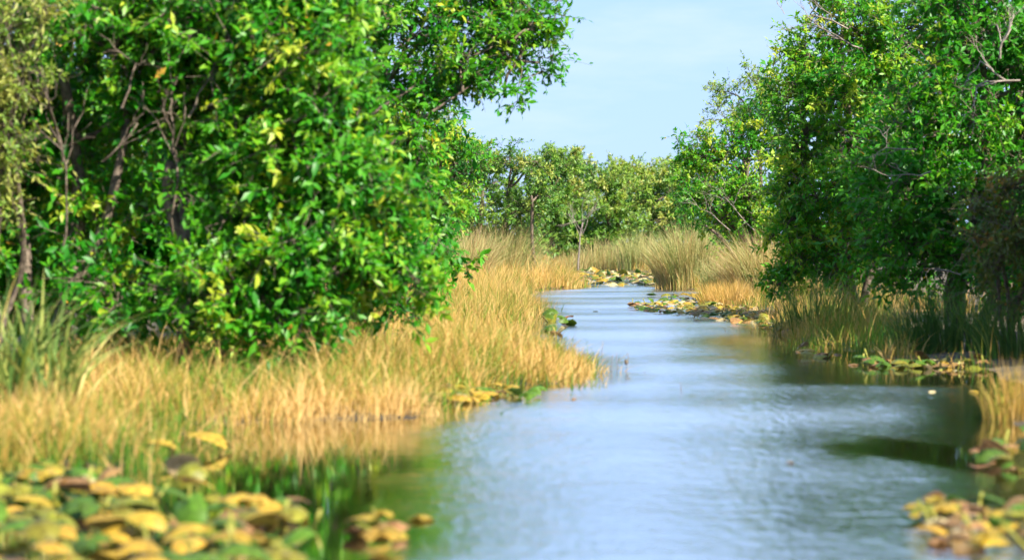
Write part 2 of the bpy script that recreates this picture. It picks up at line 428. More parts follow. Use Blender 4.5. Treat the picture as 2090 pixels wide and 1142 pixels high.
# --- left bank, near
tree('pond_apple_tree', 'large bright green tree with leaning grey trunks at the left edge', 'tree', (110, 27.5),
     [(100, 130, 150, 27.5, .13, .06), (125, 260, 250, 27.2, .09, .05), (80, 20, 180, 28, .08, .04)],
     [(60, -40, 27.5, 190, 130), (250, 30, 27.3, 170, 150), (-80, 200, 27.5, 150, 170), (120, 260, 28.4, 170, 120), (330, 230, 27.6, 130, 130),
      (40, 400, 29, 150, 130), (220, 430, 27.6, 110, 110), (250, 600, 27, 150, 95), (90, 610, 28.6, 110, 90), (-90, 500, 28, 120, 180)],
     33000, 11, leaf=.13, pieces=300, tint=(.56, .24), group=BANKL,
     bare=[(125, 520, 26.65, .12, .95, .9, 2), (210, 330, 26.65, .6, .6, .6, 2), (60, 170, 26.65, -.5, .8, .7, 3), (130, 330, 26.65, -.2, .9, .9, 3), (30, 420, 26.75, .2, .9, .7, 3), (250, 220, 26.65, .3, .9, .5, 2)], bare_m='bark')
tree('pond_apple_tree', 'dense glossy green tree bulging over the dry grass left of the channel', 'tree', (375, 27),
     [(370, 350, 330, 27, .10, .06), (385, 400, 130, 27.3, .08, .05), (395, 600, 250, 27, .07, .03)],
     [(480, 60, 26.8, 150, 150), (640, 110, 26.4, 110, 150), (470, 260, 26.8, 140, 110), (630, 310, 26.2, 130, 130), (740, 420, 26.2, 110, 110),
      (520, 440, 26.4, 130, 110), (640, 540, 26, 150, 110), (810, 540, 26.6, 115, 95), (480, 600, 26, 140, 95), (560, 660, 25.8, 120, 55), (380, 120, 27.8, 120, 150),
      (600, -40, 26.8, 170, 90), (690, 240, 26.2, 70, 90)],
     43000, 12, leaf=.13, pieces=300, tint=(.57, .22), group=BANKL,
     bare=[(355, 480, 26.45, .05, 1, .8, 2), (385, 240, 26.35, .5, .8, .6, 2), (360, 330, 26.45, -.1, 1, .5, 2), (600, 250, 25.9, .7, .5, .5, 2)], bare_m='bark')
tree('willow_shrub', 'twiggy olive shrub with fine leaves in the upper left corner', 'shrub', (-20, 26.6),
     [(-20, 0, 150, 26.6, .05, .02), (-10, 50, 120, 26.6, .04, .02)],
     [(10, 60, 26.4, 80, 70), (-30, 200, 26.4, 70, 80), (50, 150, 26.4, 50, 50), (20, 300, 26.4, 55, 60), (100, 30, 26.4, 50, 40), (-20, 420, 26.6, 60, 70)],
     8000, 23, matname='olive', leaf=.085, tint=(.72, .2), clump_r=.3, spray=.7, wid=.7)
tree('pond_apple_tree', 'tree with long dark limbs arching right over the channel into the sky', 'tree', (770, 38),
     [(765, 1090, 60, 37.5, .085, .008, (735, 350, 37.5)), (775, 1030, 130, 37.5, .06, .006, (745, 355, 37.6)), (750, 980, 0, 38.3, .09, .02, (690, 300, 38.3)), (760, 720, 60, 38.5, .09, .05)],
     [(700, 20, 38.5, 130, 110), (850, 30, 38, 120, 85), (985, 40, 38, 95, 65), (1080, 35, 37.8, 70, 60), (1135, 45, 37.8, 40, 55), (1000, 120, 38, 80, 40),
      (900, 150, 38, 80, 60), (1100, 128, 37.6, 60, 32), (1030, 200, 37.6, 42, 34), (800, 220, 38.6, 110, 90), (760, 360, 38, 110, 110),
      (830, 470, 37.6, 85, 95), (850, 590, 37.4, 65, 70), (780, 620, 38, 80, 60), (640, 200, 39, 120, 140), (880, 390, 38, 50, 70), (950, -40, 38.3, 170, 60), (860, 215, 37.8, 70, 60), (830, 300, 37.6, 70, 70), (940, 130, 37.5, 70, 50), (1030, 90, 37.4, 60, 45), (720, 480, 38.5, 90, 90)],
     36000, 13, leaf=.125, pieces=240, tint=(.52, .22), group=BANKL, clump_r=.36)
tree('pond_apple_tree', 'light green tree half hidden behind the arching limbs', 'tree', (880, 58),
     [(870, 890, 330, 58, .11, .05), (885, 930, 300, 58.5, .08, .04)],
     [(880, 300, 58, 80, 75), (930, 330, 58, 60, 60), (860, 420, 58, 70, 80), (905, 250, 58.5, 45, 40), (900, 440, 57.6, 40, 60), (780, 320, 59, 100, 120), (925, 275, 58, 45, 45), (940, 390, 58, 45, 60), (870, 520, 58, 60, 60)],
     14000, 14, pieces=0, tint=(.62, .2), group=BANKL)
tree('wetland_tree', 'spreading tree with crooked dark limbs behind the tall pale reeds', 'tree', (960, 92),
     [(950, 985, 390, 92, .16, .08), (960, 1060, 340, 92, .13, .05), (1075, 1085, 400, 91, .08, .05), (950, 930, 330, 92.5, .12, .05)],
     [(960, 340, 92, 75, 60), (1040, 320, 92, 70, 45), (1095, 330, 91.5, 45, 45), (990, 420, 92.5, 80, 50), (1075, 430, 92, 60, 60), (930, 440, 92, 60, 70), (1040, 490, 92.5, 70, 50),
      (1110, 380, 92, 40, 50), (880, 380, 93, 60, 80), (940, 375, 92.6, 60, 60), (905, 300, 93, 50, 45), (960, 480, 92.6, 60, 45)],
     21000, 15, matname='olive', tint=(.42, .28), leaf=.15, group=FAR, clump_r=.42)
# --- far end of the channel
far_specs = [
    ('olive rounded tree in the far row left of the bare sapling', 1130, 122, [(1120, 350, 122, 50, 55), (1150, 330, 122, 45, 35), (1110, 430, 122, 55, 65), (1150, 420, 121.5, 45, 60), (1130, 490, 122, 60, 45)], 'olive', (.45, .24)),
    ('taller pale crown showing behind the far row of trees', 1165, 146, [(1160, 325, 146, 42, 32), (1190, 345, 146, 40, 35), (1120, 335, 146, 40, 30), (1170, 400, 146, 70, 50)], 'olive', (.7, .2)),
    ('green bushy tree in the middle of the far row', 1245, 128, [(1230, 365, 128, 48, 45), (1270, 375, 128, 45, 45), (1240, 440, 127.5, 60, 60), (1285, 450, 127.5, 45, 55), (1225, 500, 128, 55, 45), (1270, 500, 127, 55, 42)], 'olive', (.5, .24)),
    ('yellow green crown behind the middle of the far row', 1270, 150, [(1245, 345, 150, 40, 28), (1290, 350, 150, 42, 30), (1330, 360, 150, 42, 35), (1275, 400, 150, 70, 50)], 'olive', (.75, .2)),
    ('green tree in the far row next to the tall reeds on the right', 1345, 118, [(1330, 385, 118, 45, 45), (1375, 370, 118, 45, 50), (1345, 450, 117.5, 60, 55), (1395, 440, 118, 50, 70), (1325, 495, 117.5, 55, 40), (1390, 495, 118, 55, 45)], 'olive', (.42, .26)),
    ('pale crown far behind, between the far row and the right bank', 1380, 155, [(1370, 355, 155, 50, 35), (1420, 340, 155, 45, 45), (1385, 410, 155, 70, 50)], 'olive', (.68, .2)),
    ('dark low tree under the far row behind the bare sapling', 1160, 130, [(1140, 480, 130, 60, 45), (1200, 470, 130, 55, 55), (1180, 520, 130, 70, 25)], 'leaf', (.3, .2)),
]
for i, (lab, px_, D_, lb, mt, tn) in enumerate(far_specs):
    D_ += 28; lb = [(a_, b_, c_ + 28, d_, e_) for a_, b_, c_, d_, e_ in lb]
    tree('wetland_tree', lab, 'tree', (px_, D_), [(px_ - 4, px_ - 12, 420, D_, .12, .06), (px_ + 5, px_ + 20, 410, D_, .10, .05)], lb, 11000, 30 + i, matname=mt,
         leaf=.26, tint=tn, group=FAR, clump_r=.5, wid=.9)
for i, (px_, lab) in enumerate([(1060, 'leftmost soft crown of the hazy back row beyond the bend'), (1130, 'second soft crown from the left in the back row beyond the bend'), (1205, 'third soft crown from the left in the back row beyond the bend'),
                                (1280, 'fourth soft crown from the left in the back row beyond the bend'), (1350, 'fifth soft crown from the left in the back row beyond the bend'), (1425, 'rightmost soft crown of the hazy back row beyond the bend')]):
    D_ = 196 + 5 * (i % 3); t_ = 350 + 14 * ((i * 7) % 3)
    tree('wetland_tree', lab, 'tree', (px_, D_), [(px_, px_ + 5, 440, D_, .14, .07)],
         [(px_ - 22, t_ + 30, D_, 36, 32), (px_ + 24, t_ + 36, D_, 36, 34), (px_, t_ + 90, D_, 55, 50), (px_ - 10, t_ + 150, D_, 60, 45), (px_ + 40, t_ + 100, D_, 40, 60)], 5000, 70 + i, matname='olive', leaf=.32,
         tint=(.58, .22), group=FAR, clump_r=.6)
# --- right bank
tree('wetland_tree', 'tree with pale grey limbs fanning up behind the tan reeds on the right', 'tree', (1560, 76),
     [(1560, 1470, 400, 76, .13, .05), (1565, 1520, 330, 76, .13, .06), (1570, 1440, 460, 75.5, .09, .04), (1575, 1590, 260, 76.5, .12, .05)],
     [(1490, 290, 76, 70, 60), (1430, 310, 76, 55, 45), (1400, 300, 76, 35, 35), (1560, 240, 76, 60, 70), (1450, 380, 75.8, 70, 50), (1530, 400, 75.6, 75, 60), (1600, 330, 76, 60, 90), (1415, 400, 75.8, 50, 40),
      (1480, 450, 76.4, 70, 45), (1590, 470, 75.6, 50, 60), (1600, 540, 75.6, 50, 50), (1550, 500, 77.5, 60, 50), (1500, 520, 84, 50, 35)],
     25000, 16, tint=(.66, .22), leaf=.14, group=BANKR, bark_m='bark', clump_r=.44,
     bare=[(1490, 470, 75, -.6, .5, .9, 3), (1540, 470, 75, -.5, .6, 1.0, 3)])
tree('wetland_tree', 'airy olive treetop with sparse fine leaves against the sky', 'tree', (1540, 90),
     [(1540, 1530, 220, 90, .12, .05), (1545, 1500, 260, 90, .09, .04)],
     [(1490, 190, 90, 42, 40), (1540, 165, 90, 50, 40), (1590, 190, 90, 50, 50), (1480, 240, 90, 45, 40), (1550, 240, 90, 70, 45)],
     6500, 17, matname='olive', tint=(.62, .22), leaf=.13, group=BANKR, clump_r=.5)
tree('pond_apple_tree', 'tall yellow green tree leaning over the channel from the right bank', 'tree', (1740, 52),
     [(1730, 1650, 250, 52, .14, .06), (1745, 1720, 150, 52, .13, .06), (1750, 1830, 200, 52.5, .11, .05)],
     [(1650, 110, 52, 75, 70), (1740, 60, 52, 95, 80), (1610, 200, 52, 60, 60), (1700, 190, 51.6, 90, 75), (1640, 290, 51.6, 80, 70), (1850, 60, 52.5, 110, 90), (1800, 180, 52, 90, 80), (1600, 130, 52, 34, 40),
      (1740, 300, 51.4, 90, 80), (1660, 400, 51.2, 80, 70), (1770, 420, 51.2, 90, 80), (1640, 500, 51, 65, 60), (1720, 540, 51, 90, 60), (1620, 570, 51, 50, 45), (1840, 320, 52, 90, 100), (1720, -40, 52.5, 120, 60), (1600, 500, 51, 45, 60), (1585, 580, 51, 30, 35), (1610, 410, 51.4, 50, 60)],
     40000, 18, leaf=.13, tint=(.64, .22), pieces=150, group=BANKR, clump_r=.42,
     bare=[(1760, 100, 50.5, -.8, .25, .9, 3), (1730, 60, 50.5, -.9, .3, .9, 3), (1800, 300, 50.3, -.7, .3, .6, 2), (1600, 30, 51.5, -.4, .7, .3, 1), (1850, 100, 50.5, .5, .6, .7, 3)])
tree('pond_apple_tree', 'shaded dark green tree filling the right side above the sedges', 'tree', (1960, 41),
     [(1950, 1900, 250, 41, .14, .07), (1960, 2010, 150, 41, .13, .06), (1975, 2080, 200, 41.5, .11, .05)],
     [(1900, 130, 41, 100, 100), (2010, 60, 41, 110, 110), (2120, 100, 41, 110, 130), (1870, 270, 40.6, 110, 90), (1990, 250, 40.6, 120, 110), (2110, 300, 41, 120, 130), (1850, 400, 40.2, 110, 100),
      (1960, 420, 40.2, 120, 110), (1800, 500, 40, 90, 80), (1880, 540, 39.8, 100, 70), (2080, 460, 40.6, 110, 110), (1790, 350, 40.6, 70, 80), (2000, 560, 40, 110, 60), (1950, -30, 41.5, 160, 80), (2140, 600, 40.5, 90, 90)],
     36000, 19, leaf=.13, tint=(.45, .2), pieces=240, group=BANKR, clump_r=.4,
     bare=[(2080, 165, 39, -.8, -.1, .75, 3), (2060, 170, 39, -.7, .5, .6, 3), (1870, 305, 38.9, -.9, .05, .5, 2), (1960, 560, 38.4, -.8, .2, .4, 2), (1900, 350, 38.6, -.9, -.1, .5, 2), (2040, 120, 39, .3, .9, .5, 3)])
tree('wax_myrtle_shrub', 'rusty brown and green shrub at the right edge under the dark tree', 'shrub', (2060, 33.5),
     [(2055, 2020, 430, 33.5, .04, .015), (2065, 2080, 400, 33.5, .04, .015), (2070, 2130, 450, 33.5, .04, .015)],
     [(2030, 400, 33.5, 45, 40), (2085, 380, 33.5, 60, 55), (2000, 470, 33.3, 45, 35), (2060, 480, 33.2, 60, 50), (2110, 500, 33.5, 60, 70), (2030, 560, 33, 50, 45), (1975, 420, 33.6, 25, 30), (2100, 590, 33.2, 50, 50)],
     5200, 20, matname='rust', leaf=.085, tint=(.33, .28), group=None, clump_r=.28, spray=.9)
# --- unseen right bank trees, added to shade the bank and darken the water
tree('pond_apple_tree', 'unseen leafy bank tree beyond the right edge, added to cast shade', 'tree', (2420, 31),
     [(2420, 2380, 150, 31, .15, .07), (2430, 2500, 130, 31, .13, .06)],
     [(2310, 150, 31, 150, 150), (2470, 50, 31, 190, 170), (2280, 360, 31, 140, 150), (2430, 350, 31, 190, 170), (2600, 200, 31, 170, 200), (2290, 560, 31, 140, 110), (2490, 560, 31, 190, 120), (2380, -80, 31, 190, 120), (2230, 120, 34.5, 105, 110), (2225, 300, 34.5, 100, 110), (2235, 480, 34.5, 105, 100)],
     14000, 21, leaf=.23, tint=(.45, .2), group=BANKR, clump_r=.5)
tree('pond_apple_tree', 'unseen tall leafy tree farther past the right edge, added to deepen the bank shade', 'tree', (2600, 35),
     [(2600, 2520, -200, 35, .20, .08), (2610, 2680, -200, 35, .18, .07)],
     [(2430, -100, 35, 170, 180), (2600, -300, 35, 220, 220), (2430, 180, 35, 160, 160), (2600, 100, 35, 200, 200), (2420, 430, 35, 150, 130), (2620, 400, 35, 190, 170), (2780, -100, 35, 190, 250), (2480, -330, 35, 190, 180), (2450, 600, 35, 160, 90)],
     14000, 22, leaf=.25, tint=(.45, .2), group=BANKR, clump_r=.55)
tree('wetland_tree', 'tall tree hidden behind the shaded right bank tree, added to block the sun', 'tree', (2060, 47),  # hidden tree, put in to shade the leaning tree's lower crown
     [(2060, 2040, -150, 47, .2, .08), (2070, 2120, -150, 47, .18, .07)],
     [(2000, -60, 47, 90, 110), (2100, -180, 47, 120, 130), (2010, 130, 47, 90, 110), (2120, 60, 47, 120, 130), (2020, 320, 47, 100, 110), (2150, 300, 47, 110, 130), (2040, 490, 47, 100, 90), (2200, -60, 47, 110, 150), (1990, -200, 47, 80, 80)],
     11000, 24, leaf=.22, tint=(.45, .2), group=BANKR, clump_r=.5)
# --- backing rows seen through gaps
for i, (lab, px_, D_, top) in enumerate([('dense tree behind the leaning trunks at the left edge', 60, 36, 20), ('dense tree behind the bulging left bank tree', 420, 37, 0),
                                     ('tree deep in the thicket behind the arching limbs', 700, 50, 60), ('tree deep in the thicket behind the right bank', 1830, 64, 40), ('low tree in the thicket between the near left trees', 230, 31.5, 180),
                                     ('tree at the back of the thicket at the right edge', 2120, 56, 0)]):
    h = (top + 560) / 2
    tree('wetland_tree', lab, 'tree', (px_, D_), [(px_, px_ + 10, h, D_, .13, .07)],
         [(px_ - 110, top + 130, D_, 150, 130), (px_ + 110, top + 120, D_, 150, 130), (px_ - 100, h + 60, D_, 160, 140), (px_ + 110, h + 80, D_, 150, 150), (px_, 560, D_, 190, 90), (px_ - 150, 520, D_, 120, 110), (px_ + 160, 500, D_, 120, 120), (px_, 430, D_, 150, 120)],
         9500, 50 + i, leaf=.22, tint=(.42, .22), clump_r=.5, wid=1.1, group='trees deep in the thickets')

tree('wetland_tree', 'tree in the thicket close behind the leaning yellow green tree', 'tree', (1720, 64), [(1720, 1710, 260, 64, .14, .06)],
     [(1690, 190, 64, 75, 110), (1720, 380, 64, 90, 110), (1655, 330, 64, 40, 80), (1700, 540, 64, 90, 70), (1640, 490, 64, 35, 60), (1790, 120, 64, 90, 100), (1800, 300, 64, 80, 110)], 8500, 61, leaf=.23, tint=(.42, .22), clump_r=.45, group='trees deep in the thickets')
tree('wetland_tree', 'olive tree behind the crooked dark limbs above the pale reeds', 'tree', (940, 108), [(940, 950, 400, 108, .14, .06), (1030, 1035, 420, 108, .12, .05)],
     [(900, 330, 108, 60, 50), (960, 325, 108, 60, 40), (930, 410, 108, 80, 60), (1020, 370, 108, 60, 55), (920, 490, 108, 80, 50), (1020, 470, 108, 70, 50), (1095, 420, 108, 50, 65), (1100, 500, 108, 50, 40), (860, 420, 108, 60, 80)], 8500, 62, matname='olive', leaf=.25, tint=(.40, .24), clump_r=.5, group='trees deep in the thickets')
tree('wetland_tree', 'low dark tree behind the rounded reed clump', 'tree', (1490, 101), [(1490, 1490, 430, 101, .12, .05)],
     [(1440, 480, 101, 50, 45), (1500, 480, 101, 50, 55), (1550, 440, 101, 50, 80), (1420, 415, 101, 45, 50), (1480, 390, 101, 60, 60)], 6000, 63, leaf=.22, tint=(.38, .22), clump_r=.5, group='trees deep in the thickets')
# --- bare sapling
rng = np.random.default_rng(5)
b = at(1180, 560, 141); b[2] = 0
root = tag(empty('bare_sapling', b), 'bare pale grey sapling standing in front of the far trees', 'tree')
tb = Tubes(); P = wiggle(b, at(1190, 455, 141), 8, .04, rng); tb.add(P, (.06, .035), 6); tb.build('trunk', M['dead'], root, b)
for (dx, dz, ln) in ((-.35, .95, 1.1), (.1, 1, 1.3), (.4, .9, 1.1), (-.6, .7, .7), (.6, .7, .7)):
    tb = Tubes(); fork(tb, P[rng.integers(5, 8)], nrm(np.array([dx, -.1, dz])), ln, .022, 3, rng, .35); tb.build('bare_branch', M['dead'], root, b)

# ------------------------------------------------------------------ grass, reeds, sedges
def blades_geo(base, h, width, lean, tint, rng, seg=3, curl=1.0):
    n = len(base); az = rng.uniform(0, 2 * math.pi, n)
    t = np.linspace(0, 1, seg + 1)
    ld = nrm(np.concatenate([lean, np.zeros((n, 1))], 1) + 1e-6); la = np.linalg.norm(lean, axis=1)
    side = np.stack([np.cos(az), np.sin(az), az * 0], 1)
    V = []
    for k, tk in enumerate(t):
        off = la * h * tk ** 2 * curl
        up = h * (tk - .35 * np.minimum(la, 1.5) * tk ** 2)
        p = base + ld * off[:, None]; p[:, 2] += up
        wd = width * (1 - tk ** 1.6) + .0005
        if k < seg: V += [p - side * wd[:, None] / 2, p + side * wd[:, None] / 2]
        else: V += [p]
    K = len(V); V = np.stack(V, 1).reshape(-1, 3)
    T = []
    for k in range(seg - 1):
        a = 2 * k; T += [(a, a + 1, a + 3), (a, a + 3, a + 2)]
    a = 2 * (seg - 1); T.append((a, a + 1, a + 2))
    return V, (np.arange(n)[:, None, None] * K + np.array(T)[None]).reshape(-1, 3), np.repeat(tint, K)
def vnoise(X, Y, s, seed):
    r = np.random.default_rng(seed); v = 0
    for k in range(6):
        a = r.uniform(0, 2 * math.pi); f = s * r.uniform(.6, 2.2); v = v + np.sin((X * math.cos(a) + Y * math.sin(a)) * f + r.uniform(0, 6.3))
    return v / 6 ** .5 / .72            # about unit variance
def scatter(n, box, rng, dmin=-.1, dmax=99, cond=None):
    X = rng.uniform(box[0], box[1], n); Y = rng.uniform(box[2], box[3], n); d = chan_dist(X, Y)
    k = (d > dmin + rng.normal(0, .08, n) - (rng.random(n) < .10) * rng.exponential(.22, n)) & (d < dmax)
    if cond is not None: k &= cond(X, Y, d)
    return X[k], Y[k], d[k]
def grass(name, label, n, box, seed, h=(.45, .75), green=.5, width=.008, dmin=-.12, dmax=99, cond=None, mt='grass', lean=.28, kind='stuff', wind=(.08, .0)):
    rng = np.random.default_rng(seed)
    per = 13
    cx, cy_, _ = scatter(n // per, box, rng, dmin, dmax, cond); nt_ = len(cx)
    rad = .05 + .07 * width / .012; ids = np.repeat(np.arange(nt_), per); m = len(ids)
    off = rng.normal(0, rad, (m, 2)) * np.where(rng.random(m) < .2, 3, 1)[:, None]
    X, Y = cx[ids] + off[:, 0], cy_[ids] + off[:, 1]; d = chan_dist(X, Y)
    kk = d > dmin - .9; X, Y, d, off, ids = X[kk], Y[kk], d[kk], off[kk], ids[kk]; m = len(X)
    pt = .75 * vnoise(X, Y, .9, seed + 1) + .65 * vnoise(X, Y, 2.6, seed + 11)
    th = np.clip(rng.normal(1, .17, nt_), .5, 1.5)[ids]; tt_ = rng.normal(0, .6, nt_)[ids]; tl = rng.normal(0, .20, (nt_, 2))[ids]
    tall = rng.random(m) < .09 * np.clip(1 + 1.2 * vnoise(X, Y, 2.2, seed + 7), .1, 3)
    H = rng.uniform(*h, m) * th * np.clip(1 + .14 * vnoise(X, Y, 1.6, seed + 5), .6, 1.4) * np.where(tall, rng.uniform(1.1, 1.5, m), 1) * np.clip(.70 + .5 * (d + .1), .55, 1)
    tn = np.clip(.64 - .34 * (pt * .85 + .8 * tt_ + rng.normal(0, .6, m)) + .5 * (.5 - green), 0, 1)
    tn = np.where(tall, np.clip(rng.normal(.85, .12, m), 0, 1), tn)
    ln = rng.normal(0, lean, (m, 2)) + np.array(wind) + tl + .25 * off / rad * .5
    broken = rng.random(m) < .05
    ln = np.where(broken[:, None], ln * 3.5, ln)
    z = np.minimum(ground_z(X, Y), .1) - .02; z = np.maximum(z, -.06)
    V, T, A = blades_geo(np.stack([X, Y, z], 1), H, width * rng.uniform(.6, 1.4, m), ln, tn, rng, seg=3 if Y.min() < 38 else 2)
    o = obj(name, mesh_np(name, V, T, {'tint': A}), M[mt]); o['label'] = label; o['category'] = 'grass'
    if kind: o['kind'] = kind
    return o
grass('marsh_grass', 'golden dry grass with green patches on the near left bank', 46000, (-5.6, -.2, 15.5, 33), 101, h=(.18, .54), width=.012, green=.8, cond=lambda X, Y, d: X > -.24 * Y - .6)
grass('marsh_grass', 'tan and green grass of the spit reaching into the channel', 24000, (-1.9, 1.2, 24, 41), 102, h=(.17, .48), width=.012, green=.8, cond=lambda X, Y, d: X > -.2 + (Y - 29) * -.02 - .9)
grass('marsh_grass', 'golden grass along the second bend of the left bank', 26000, (-3.2, 1.0, 40, 74), 103, h=(.3, .75), green=.55, width=.012)
grass('marsh_grass', 'pale yellow grass on the far left point of the bank', 26000, (-4.5, 3.1, 74, 104), 104, h=(.55, .95), green=.45, width=.018)
grass('marsh_grass', 'low brown grass in the shade of the right bank', 24000, (4.2, 9.5, 31, 52), 105, h=(.22, .58), green=.62, width=.009, cond=lambda X, Y, d: (d < 2.2) & ((X / Y * F + 1045 < 1850) | (d < .12)))
grass('marsh_grass', 'dry grass under the trees behind the middle lily pads', 9000, (4.6, 10, 52, 96), 107, h=(.4, .8), green=.5, width=.016)
grass('marsh_grass', 'low dry grass behind the far lily pads', 14000, (0, 12, 120, 165), 106, h=(.6, 1.1), green=.5, width=.026, dmin=.0)

def patch(name, label, cat, px_, D_, rx, ry, n, seed, h, mt, width, lean, tint, wind=(0, 0), radial=.35, kind=None, blades=0, cuts=None):
    """a clump of reeds: blades fan out from the clump's foot"""
    rng = np.random.default_rng(seed); cx = (px_ - 1045) * D_ / F
    B = np.array([cx, D_, 0.]); root = tag(empty(name, B), label, cat)
    r = np.sqrt(rng.random(n)); a = rng.uniform(0, 2 * math.pi, n)
    lx, ly = r * np.cos(a) * rx, r * np.sin(a) * ry
    z = np.clip(ground_z(cx + lx, D_ + ly), -.1, .1) - .02
    H = rng.uniform(*h, n) * (1 - .25 * r ** 2)
    ln = rng.normal(0, lean, (n, 2)) + np.array(wind) + radial * np.stack([lx / rx, ly / ry], 1)
    tn = np.clip(rng.normal(tint[0], tint[1], n) + .1 * vnoise(lx, ly, 4, seed), 0, 1)
    V, T, A = blades_geo(np.stack([lx, ly, z], 1), H, width * rng.uniform(.6, 1.4, n), ln, tn, rng, seg=5)
    K = len(V) // n
    nb = blades
    if nb:                                   # frontmost blades one by one
        order = np.argsort(ly)[:nb]; per = len(T) // n; t0 = T[:per]
        for i in order:
            me = mesh_np('blade', V[i * K:(i + 1) * K], t0, {'tint': A[i * K:(i + 1) * K]}); obj('blade', me, M[mt], root)
        sel = np.ones(n, bool); sel[order] = False; idx = np.nonzero(sel)[0]
        V = V.reshape(n, K, 3)[idx].reshape(-1, 3); A = A.reshape(n, K)[idx].ravel(); T = (np.arange(len(idx))[:, None, None] * K + t0[None]).reshape(-1, 3)
    obj('leaf_mass', mesh_np('leaf_mass', V, T, {'tint': A}), M[mt], root, 'stuff')
    return root
patch('sedge_clump', 'tall green sedge clump rising above the dry grass at the left edge', 'sedge', 20, 20.8, .62, .5, 230, 201, (.9, 1.6), 'sedge', .042, .30, (.60, .2), (.0, 0), .35, blades=120)
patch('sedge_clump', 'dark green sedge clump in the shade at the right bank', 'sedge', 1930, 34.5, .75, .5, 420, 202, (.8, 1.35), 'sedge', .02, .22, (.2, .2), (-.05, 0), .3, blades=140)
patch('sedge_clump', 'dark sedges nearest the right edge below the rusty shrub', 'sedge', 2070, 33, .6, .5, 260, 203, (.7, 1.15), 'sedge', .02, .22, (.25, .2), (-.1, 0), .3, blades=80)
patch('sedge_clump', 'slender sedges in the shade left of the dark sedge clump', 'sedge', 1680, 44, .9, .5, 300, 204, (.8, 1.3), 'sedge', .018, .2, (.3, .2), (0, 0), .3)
patch('golden_grass_clump', 'short golden grass clump behind the middle lily pads', 'grass', 1476, 63.5, .62, 1.6, 1500, 205, (.62, 1.0), 'grass', .012, .2, (.72, .15), (0, 0), .25)
patch('golden_grass_clump', 'dry grass standing in the water at the right edge', 'grass', 2075, 22.3, .30, .5, 330, 206, (.35, .72), 'grass', .009, .18, (.68, .15), (0, 0), .2, blades=90)
patch('reed_clump', 'tall pale reeds leaning right at the left side of the far bend', 'reeds', 1005, 92, 1.5, 1.6, 1700, 207, (1.95, 3.12), 'reed', .022, .2, (0.58, .2), (.12, 0), .3)
patch('reed_clump', 'pale yellow reeds beside the left bank tree in the distance', 'reeds', 945, 84, 1.0, 1.5, 1000, 208, (1.82, 2.75), 'reed', .022, .22, (0.73, .18), (.12, 0), .3)
patch('reed_clump', 'low pale reeds sloping down right of the tall leaning reeds', 'reeds', 1080, 93, .8, 1.2, 600, 209, (0.91, 1.75), 'reed', .022, .25, (0.73, .15), (.1, 0), .35)
patch('reed_clump', 'short tan reeds behind the far lily pads near the bare sapling', 'reeds', 1225, 144, 1.37, .8, 600, 210, (1.45, 2.48), 'reed', .024, .16, (0.63, .2), (0, 0), .25)
patch('reed_clump', 'straight pale green reeds in the middle behind the far lily pads', 'reeds', 1310, 142, 1.40, .8, 700, 211, (1.83, 3.04), 'reed', .024, .13, (0.51, .2), (.02, 0), .25)
patch('reed_clump', 'large rounded reed clump with brown heart at the far right waterside', 'reeds', 1405, 88, 1.15, 1.0, 1900, 212, (1.95, 3.00), 'reed', .022, .2, (0.58, .28), (.0, 0), .45)
patch('reed_clump', 'grey green reeds between the rounded clump and the tan arching reeds', 'reeds', 1485, 92, .9, .8, 700, 213, (1.43, 2.38), 'reed', .022, .2, (0.43, .2), (0, 0), .35)
patch('reed_clump', 'tan reeds arching left beneath the right bank tree', 'reeds', 1548, 72, .85, .8, 1300, 214, (1.56, 2.50), 'reed', .018, .22, (0.75, .18), (-.25, 0), .35)
patch('reed_clump', 'dry reeds at the water just left of the tan arching reeds', 'reeds', 1490, 80, .9, .7, 700, 216, (1.1, 1.8), 'reed', .02, .2, (.6, .2), (-.05, 0), .35)
patch('reed_clump', 'short reeds at the foot of the bare sapling', 'reeds', 1170, 143, 0.85, .6, 260, 215, (1.10, 1.96), 'reed', .024, .2, (0.73, .2), (0, 0), .3)

# single stems standing in the water off the spit
rng = np.random.default_rng(77)
for i, (px_, py_, hh, lab) in enumerate([(1248, 768, 46, 'thin reed stem in open water just off the grassy spit'), (1278, 758, 40, 'thin reed stem with brown seed head farthest right of the spit'),
                                     (1232, 756, 60, 'tallest thin reed stem beside the tip of the spit'), (1262, 752, 34, 'short reed stem between the two stems off the spit'),
                                     (1392, 800, 20, 'tiny reed stub alone in the middle of the channel')]):
    x, y = gp(px_, py_); s = y / F; B = np.array([x, y, -.05])
    tb = Tubes(); tb.add(wiggle(np.array([0, 0, 0.]), np.array([rng.uniform(-.03, .03), 0, hh * s + .05]), 5, .03, rng), (.005, .003), 4)
    root = tag(empty('lone_reed', B), lab, 'reed', 'reed stems standing in open water'); tb.build('stem', M['dead'], root)
    if i == 1:
        tb = Tubes(); top = np.array([.0, 0, hh * s * .55]); tb.add([top, top + [.0, 0, .02], top + [0, 0, .05], top + [0, 0, .07]], [.006, .02, .02, .004], 6); tb.build('seed_head', M['bark'], root)

